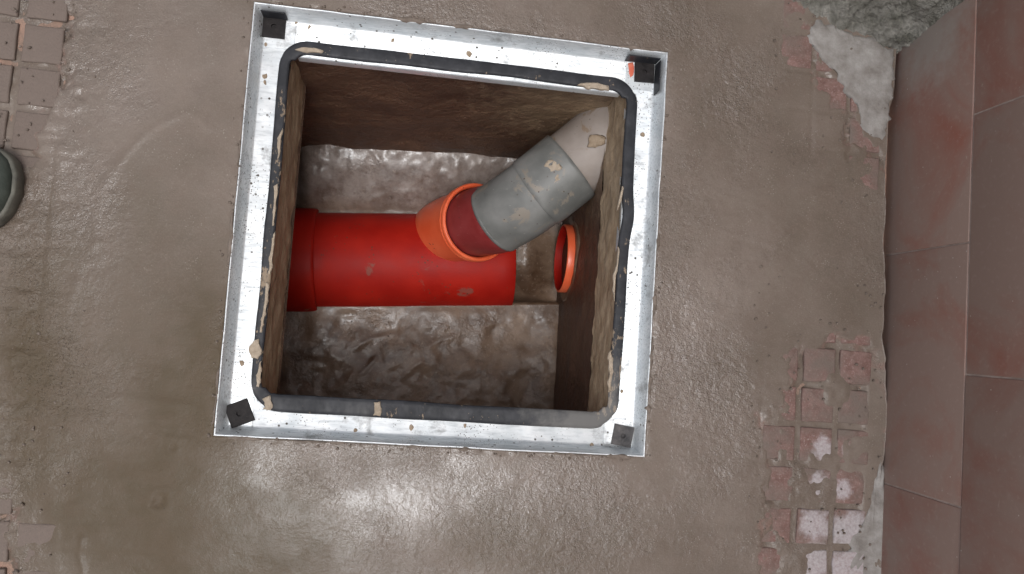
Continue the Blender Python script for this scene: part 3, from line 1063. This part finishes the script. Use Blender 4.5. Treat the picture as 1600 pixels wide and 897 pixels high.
# neck: four faces from the frame's lip to the underside of the slab
NB = -.154
NT = .2780
neck = (((NT, NT + .012), (NT, -.285), (.2735, NK + .012), (.2715, -.285)), ((NT + .01, -.2790), (-NT - .01, -.2790), (NT + .01, -.2820), (-NT - .01, -.2820)),
        ((-NT, -.285), (-NT, NT + .012), (-.2700, -.285), (-.2690, NT + .012)))
for k, (pa, pb, pc, pd) in enumerate(neck):
    wall_grid('neck_wall', (*pa, -.0345), (*pb, -.0345), (*pc, NB), (*pd, NB), 140, 34, .0030, NECK, 26, k * 5, lipout=.002)
# underside of the slab where the chamber is wider than the neck
CL, CR, CB, CT = -.350, .2725, -.350, .2705
CTB = .238
for (x0, x1, y0, y1) in ((CL - .01, -.266, CB - .01, CT + .03), (-.266, CR + .01, CB - .01, -.280)):
    attach(obj('slab_underside', pydata('slab_underside', [(x0, y0, ZN), (x0, y1, ZN), (x1, y1, ZN), (x1, y0, ZN)], [(0, 1, 2, 3)]), CHAMBER, None, False), ch)
ZB = -.66
wall_grid('chamber_wall', (CL, .272, -.0385), (CR + .004, .290, -.0385), (CL, .188, ZB), (CR + .004, .222, ZB), 130, 110, .006, CHAMBER, 9, 3)
wall_grid('chamber_wall', (CR, CT, ZN + .004), (CR, CB, ZN + .004), (CR, CT, ZB), (CR, CB, ZB), 110, 90, .003, CHAMBER, 14, 13)
wall_grid('chamber_wall', (CL, CB, ZN), (CL, CT, ZN), (CL, CB, ZB), (CL, CT, ZB), 60, 60, .003, CHAMBER, 14, 23)
wall_grid('chamber_wall', (CR, CB, ZN), (CL, CB, ZN), (CR, CB, ZB), (CL, CB, ZB), 60, 60, .003, CHAMBER, 14, 33)

# benching: sloped mortar shoulders with the channel between them, laid along the channel's own axis
CA = math.radians(4.6)
CO = Vector((-.085, -.0015))
RCH = .1025
ca, sa = math.cos(CA), math.sin(CA)
sl = np.array(span(-.31, .265, .0048) + span(.265, .42, .0048) + [.42])
tl = np.array(span(-.40, -.0990, .0045) + span(-.0990, .0990, .0045) + span(.0990, .36, .0045) + [.36])
S, T = np.meshgrid(sl, tl, indexing='ij')
BX = CO.x + S * ca - T * sa
BY = CO.y + S * sa + T * ca
up = T > 0
zb = -.500 + 0.0 * S
xx = np.clip((T - .10) / .13, 0, 1)
zb = np.where(up, -.522 + .070 * np.sin(xx * 1.45), -.490 + .012 * sstep(-.15, -.36, T))
zb = zb + .010 * fbm(BX, BY, 9, 4, 211) + .0028 * fbm(BX, BY, 22, 3, 223) * np.where(up, 2.2, 1.0) + .0012 * fbm(BX, BY, 80, 3, 229)
# the upper shoulder slumps at its left end
zb = zb - np.where(up, .05 * sstep(-.19, -.245, S + .3 * (T - .17) ** 2), 0)
for pts in ([(560, 585), (575, 572), (590, 560)], [(632, 590), (645, 575), (655, 565)], [(555, 545), (580, 530), (610, 522)], [(670, 540), (690, 530), (705, 527)], [(520, 610), (540, 600), (550, 585)],
            [(505, 270), (515, 300), (520, 325)], [(575, 235), (590, 250), (600, 262)], [(570, 315), (610, 300), (650, 300)], [(690, 300), (700, 320), (680, 330)]):
    P = [tuple(at(x, y, -.49)[:2]) for x, y in pts]
    zb = zb + .0022 * np.exp(-(line_d(BX + .01 * fbm(BX, BY, 30, 3, 7), BY, P) / .005) ** 2)
lip = np.exp(-((np.abs(T) - .104) / .012) ** 2)
zb = zb * (1 - lip * .8) + np.where(up, -.520, -.4895) * lip * .8
inside = np.abs(T) < .0985
dep = -.60 + 0 * T
inv = -.512 - np.sqrt(np.clip(.092 ** 2 - T ** 2, 0, 1)) * .62 + .006 * fbm(BX, BY, 25, 4, 5)
end = sstep(.238, .252, S)
zb = np.where(inside, dep * (1 - end) + inv * end, zb)
# mortar haunch at the right end, filled up round the stub
hn = sstep(.285, .36, S)
zb = np.where(inside, zb * (1 - hn) + (-.515 + .006 * fbm(BX, BY, 30, 3, 15)) * hn, zb)
attach(obj('benching', grid_mesh('benching', np.stack([BX, BY, zb], -1)), BENCH), ch)

# ------------------------------------------------------------------ red main pipe
red = empty('red_drain_pipe', (CO.x, CO.y, -.6), 'large red plastic drain pipe lying across the chamber floor', 'pipe')
ZP, RPI = -.530, .1080
pc = Vector((CO.x + .0036 * -sa, CO.y - .0036 * ca, ZP))
pa = Vector((ca, sa, 0))
attach(obj('pipe_barrel', lathe('pipe_barrel', pc, pa, [(-.24, RPI)] + [(-.20 + .445 * k / 16, RPI) for k in range(17)] + [(.2465, RPI - .0015), (.2465, RPI - .0045), (.20, RPI - .0048), (-.1, RPI - .0048)], 96), RED), red)
attach(obj('socket_collar', lathe('socket_collar', pc, pa, [(-.290, RPI + .0095), (-.194, RPI + .0095), (-.184, RPI + .0090), (-.1785, RPI + .0075), (-.1765, RPI + .0045), (-.1770, RPI + .0010), (-.181, RPI - .001)], 96), RED), red)

# red pipe stub in the right-hand wall
stub = empty('red_pipe_stub', (.27, .0205, -.44), 'red muddy end of a pipe poking out of the right chamber wall', 'pipe')
sc_ = Vector((.267, .0215, -.418))
ring = []
x_ = [(.052, .0735), (.0, .0735), (-.009, .0738), (-.0110, .0730), (-.0110, .0695)]
xi_ = [(-.0110, .0695), (-.009, .0688), (.052, .068)]
attach(obj('pipe_bore', lathe('pipe_bore', sc_, (1, 0, 0), xi_), RED), stub)
attach(obj('pipe_end', lathe('pipe_end', sc_, (1, 0, 0), x_), ORANGE_LIT), stub)
patch_o = lathe('mud_collar', sc_, (1, 0, 0), [(.012, .096), (.006, .090), (.003, .084), (.004, .078), (.008, .073)], 60, .014)
attach(obj('mud_collar', patch_o, BENCH), stub)

# ------------------------------------------------------------------ lit orange socket and grey pipe
E_ = at(747, 347, -.345)
D_ = at(711, 357, -.435)
ax = (E_ - D_).normalized()
org = empty('lit_orange_pipe_socket', (D_.x, D_.y, -.6), 'branch socket in lit bright orange, leaning over the red channel', 'pipe fitting')
down = [D_ + Vector((-.022, -.004, -.075)), D_ + Vector((-.026, -.005, -.14))]
core = catmull([E_ - ax * .018, E_ - ax * .050, D_, D_ + Vector((-.013, -.003, -.032)), down[0], down[1]], 8)
attach(obj('socket_body', sweep('socket_body', core, [.0725] * len(core), 56), ORANGE_LIT), org)
# rim: a bead standing out, turning in to the lining
rp = [(-.024, .0718), (-.021, .0775), (-.017, .0800), (-.0125, .0795), (-.0110, .0770), (-.0095, .0795), (-.0055, .0805), (-.001, .0798), (.0012, .0778), (.0008, .0745), (-.003, .0720), (-.008, .0700)]
attach(obj('socket_rim', lathe('socket_rim', E_, ax, rp, 64), ORANGE_LIT), org)
lp = [(-.004, .0705), (-.020, .0695), (-.034, .0690), (-.075, .069), (-.077, .0005)]
attach(obj('socket_lining', lathe('socket_lining', E_, ax, lp, 56), LINER), org)

A_ = at(985, 184, -.200)
B_ = at(840, 300, -.247)
C_ = at(778, 341, -.303)
C2 = C_ + (C_ - B_) * .08
path = catmull([A_ + (A_ - B_) * .5, A_, B_, C_, C2], 24)
L = [0]
for a, b in zip(path[:-1], path[1:]):
    L.append(L[-1] + (b - a).length)


def along(d):
    for k in range(len(L) - 1):
        if L[k + 1] >= d:
            f = (d - L[k]) / (L[k + 1] - L[k])
            return path[k].lerp(path[k + 1], f)
    return path[-1]


def run(d0, d1, n):
    return [along(d0 + (d1 - d0) * k / n) for k in range(n + 1)]


LA, LB, LC = L[24], L[48], L[72]
dr = empty('grey_drain_pipe', (B_.x, B_.y, -.3), 'dirty grey plastic elbow and pipe coming down from the upper right corner', 'pipe')
RP = .0685
d_sl = LB - .082                       # where the sleeve begins
pts = run(0, d_sl + .02, 20)
attach(obj('pipe', sweep('pipe', pts, [RP] * len(pts), 56), PALE), dr)
pts = run(d_sl, LB + .004, 12)
rr = [RP + .0045] * 13
rr[0] = RP + .0005
pts = [pts[0], along(d_sl + .0006)] + pts[1:] + [along(LB + .0046)]
rr = [RP + .0002, RP + .0046] + [RP + .0050] * 12 + [RP + .0022]
attach(obj('elbow_sleeve', sweep('elbow_sleeve', pts, rr, 56), GREY), dr)
pts = run(LB + .0035, L[-1], 26)
attach(obj('elbow_bend', sweep('elbow_bend', pts, [RP + .0025] * 27, 56), GREY), dr)
spig = catmull([C_ + (B_ - C_).normalized() * .03, C_, E_ + (C_ - E_) * .25, E_ - ax * .025], 8)
attach(obj('spigot', sweep('spigot', spig, [RP - .0005] * 8 + [RP + .001] * (len(spig) - 8), 56), LINER), dr)
# mud dabs on the pipe
def dab(px, py, z, r, mat, nm):
    p = at(px, py, z)
    d = Vector(CAM) - p
    bm = bmesh.new()
    bmesh.ops.create_icosphere(bm, subdivisions=3, radius=1)
    for v in bm.verts:
        v.co *= 1 + .45 * mn.noise(v.co * 1.7 + Vector((px, py, 0)))
    k = min(range(len(path)), key=lambda k: (path[k] - p).length)
    nrm = (p - path[k]).normalized()
    rot = nrm.to_track_quat('Z', 'Y').to_matrix().to_4x4()
    surf = path[k] + nrm * (RP + .0035)
    bmesh.ops.transform(bm, matrix=Matrix.Translation(surf) @ rot @ Matrix.Diagonal((r, r * 1.6, .0016, 1)), verts=bm.verts[:])
    attach(obj(nm, bm_mesh(nm, bm), mat), dr)


dab(862, 262, -.175, .011, DRYM, 'mud_dab')
dab(868, 280, -.175, .007, DRYM, 'mud_dab')
dab(935, 215, -.115, .011, MUD, 'mud_dab')
# mortar packed round the pipe where it meets the wall
# ------------------------------------------------------------------ the shoe at the left edge
SHO = mat_simple('shoe_canvas', (0.045, 0.058, 0.048), (0.085, 0.10, 0.084), 30, 0.75, 0.5, 300, .001)
SOL = mat_simple('shoe_rubber_edge', (0.085, 0.083, 0.068), (0.18, 0.174, 0.145), 40, 0.7, 0.3, 90, .002)
INS = mat_simple('shoe_lining', (0.03, 0.03, 0.028), (0.06, 0.058, 0.052), 40, 0.9, 0.3)
tip = at(27, 303, .022)
shoe = empty('shoe', (tip.x - .14, tip.y, 0), 'muddy grey green shoe with a pale rubber toe edge at the left edge', 'shoe')
SL = .285
TH_ = math.radians(-8)


def shoe_outline(f):
    """half widths (left, right) at f = 0 heel .. 1 toe"""
    prof_ = [(0, 0), (.02, .020), (.08, .033), (.2, .036), (.4, .040), (.6, .052), (.72, .062), (.82, .064), (.90, .058), (.95, .047), (.985, .028), (1, 0)]
    for (a, wa), (b, wb) in zip(prof_[:-1], prof_[1:]):
        if f <= b:
            q = (f - a) / (b - a)
            return wa + (wb - wa) * q
    return 0


def shoe_pt(f, w, z):
    x = (f - 1) * SL
    y = w - .006 * math.sin(f * 3.1)
    return Vector((tip.x + x * math.cos(TH_) - y * math.sin(TH_), tip.y + x * math.sin(TH_) + y * math.cos(TH_), z))


fs = [0.5 - 0.5 * math.cos(math.pi * k / 40) for k in range(41)]
loop = [(f, shoe_outline(f)) for f in fs] + [(f, -shoe_outline(f)) for f in reversed(fs[1:-1])]
V, Fc = [], []
lev = [(.97, .0025), (1.0, .005), (1.015, .014), (1.0, .026), (.965, .0295), (.90, .029)]
for s, z in lev:
    for f, w in loop:
        V.append(shoe_pt(.5 + (f - .5) * (1 - (1 - s) * .36), w * s, z))
n_ = len(loop)
for l in range(len(lev) - 1):
    for k in range(n_):
        Fc.append((l * n_ + k, l * n_ + (k + 1) % n_, (l + 1) * n_ + (k + 1) % n_, (l + 1) * n_ + k))
Fc.append(tuple(reversed(range(n_))))
attach(obj('sole', pydata('sole', V, Fc), SOL), shoe)
V, Fc = [], []
lev = 12
for l in range(lev + 1):
    t = l / lev
    for f, w in loop:
        top = .052 + .05 * sstep(.75, .45, f) if f > .0 else .1
        q = 1 - .80 * t ** 2.2 if f > .62 else 1 - .42 * t ** 1.6
        fx = .5 + (f - .5) * (.962 - .30 * t ** 2) if f > .5 else .5 + (f - .5) * (.962 - .06 * t)
        V.append(shoe_pt(fx, w * .955 * q, .027 + (float(top) - .022) * math.sin(t * math.pi / 2)))
for l in range(lev):
    for k in range(n_):
        Fc.append((l * n_ + k, l * n_ + (k + 1) % n_, (l + 1) * n_ + (k + 1) % n_, (l + 1) * n_ + k))
attach(obj('upper', pydata('upper', V, Fc), SHO), shoe)
Vi = [Vector(v) - Vector((0, 0, .004 + .0)) for v in V[lev * n_:]]
attach(obj('insole', pydata('insole', Vi, [tuple(range(n_))]), INS, None, False), shoe)
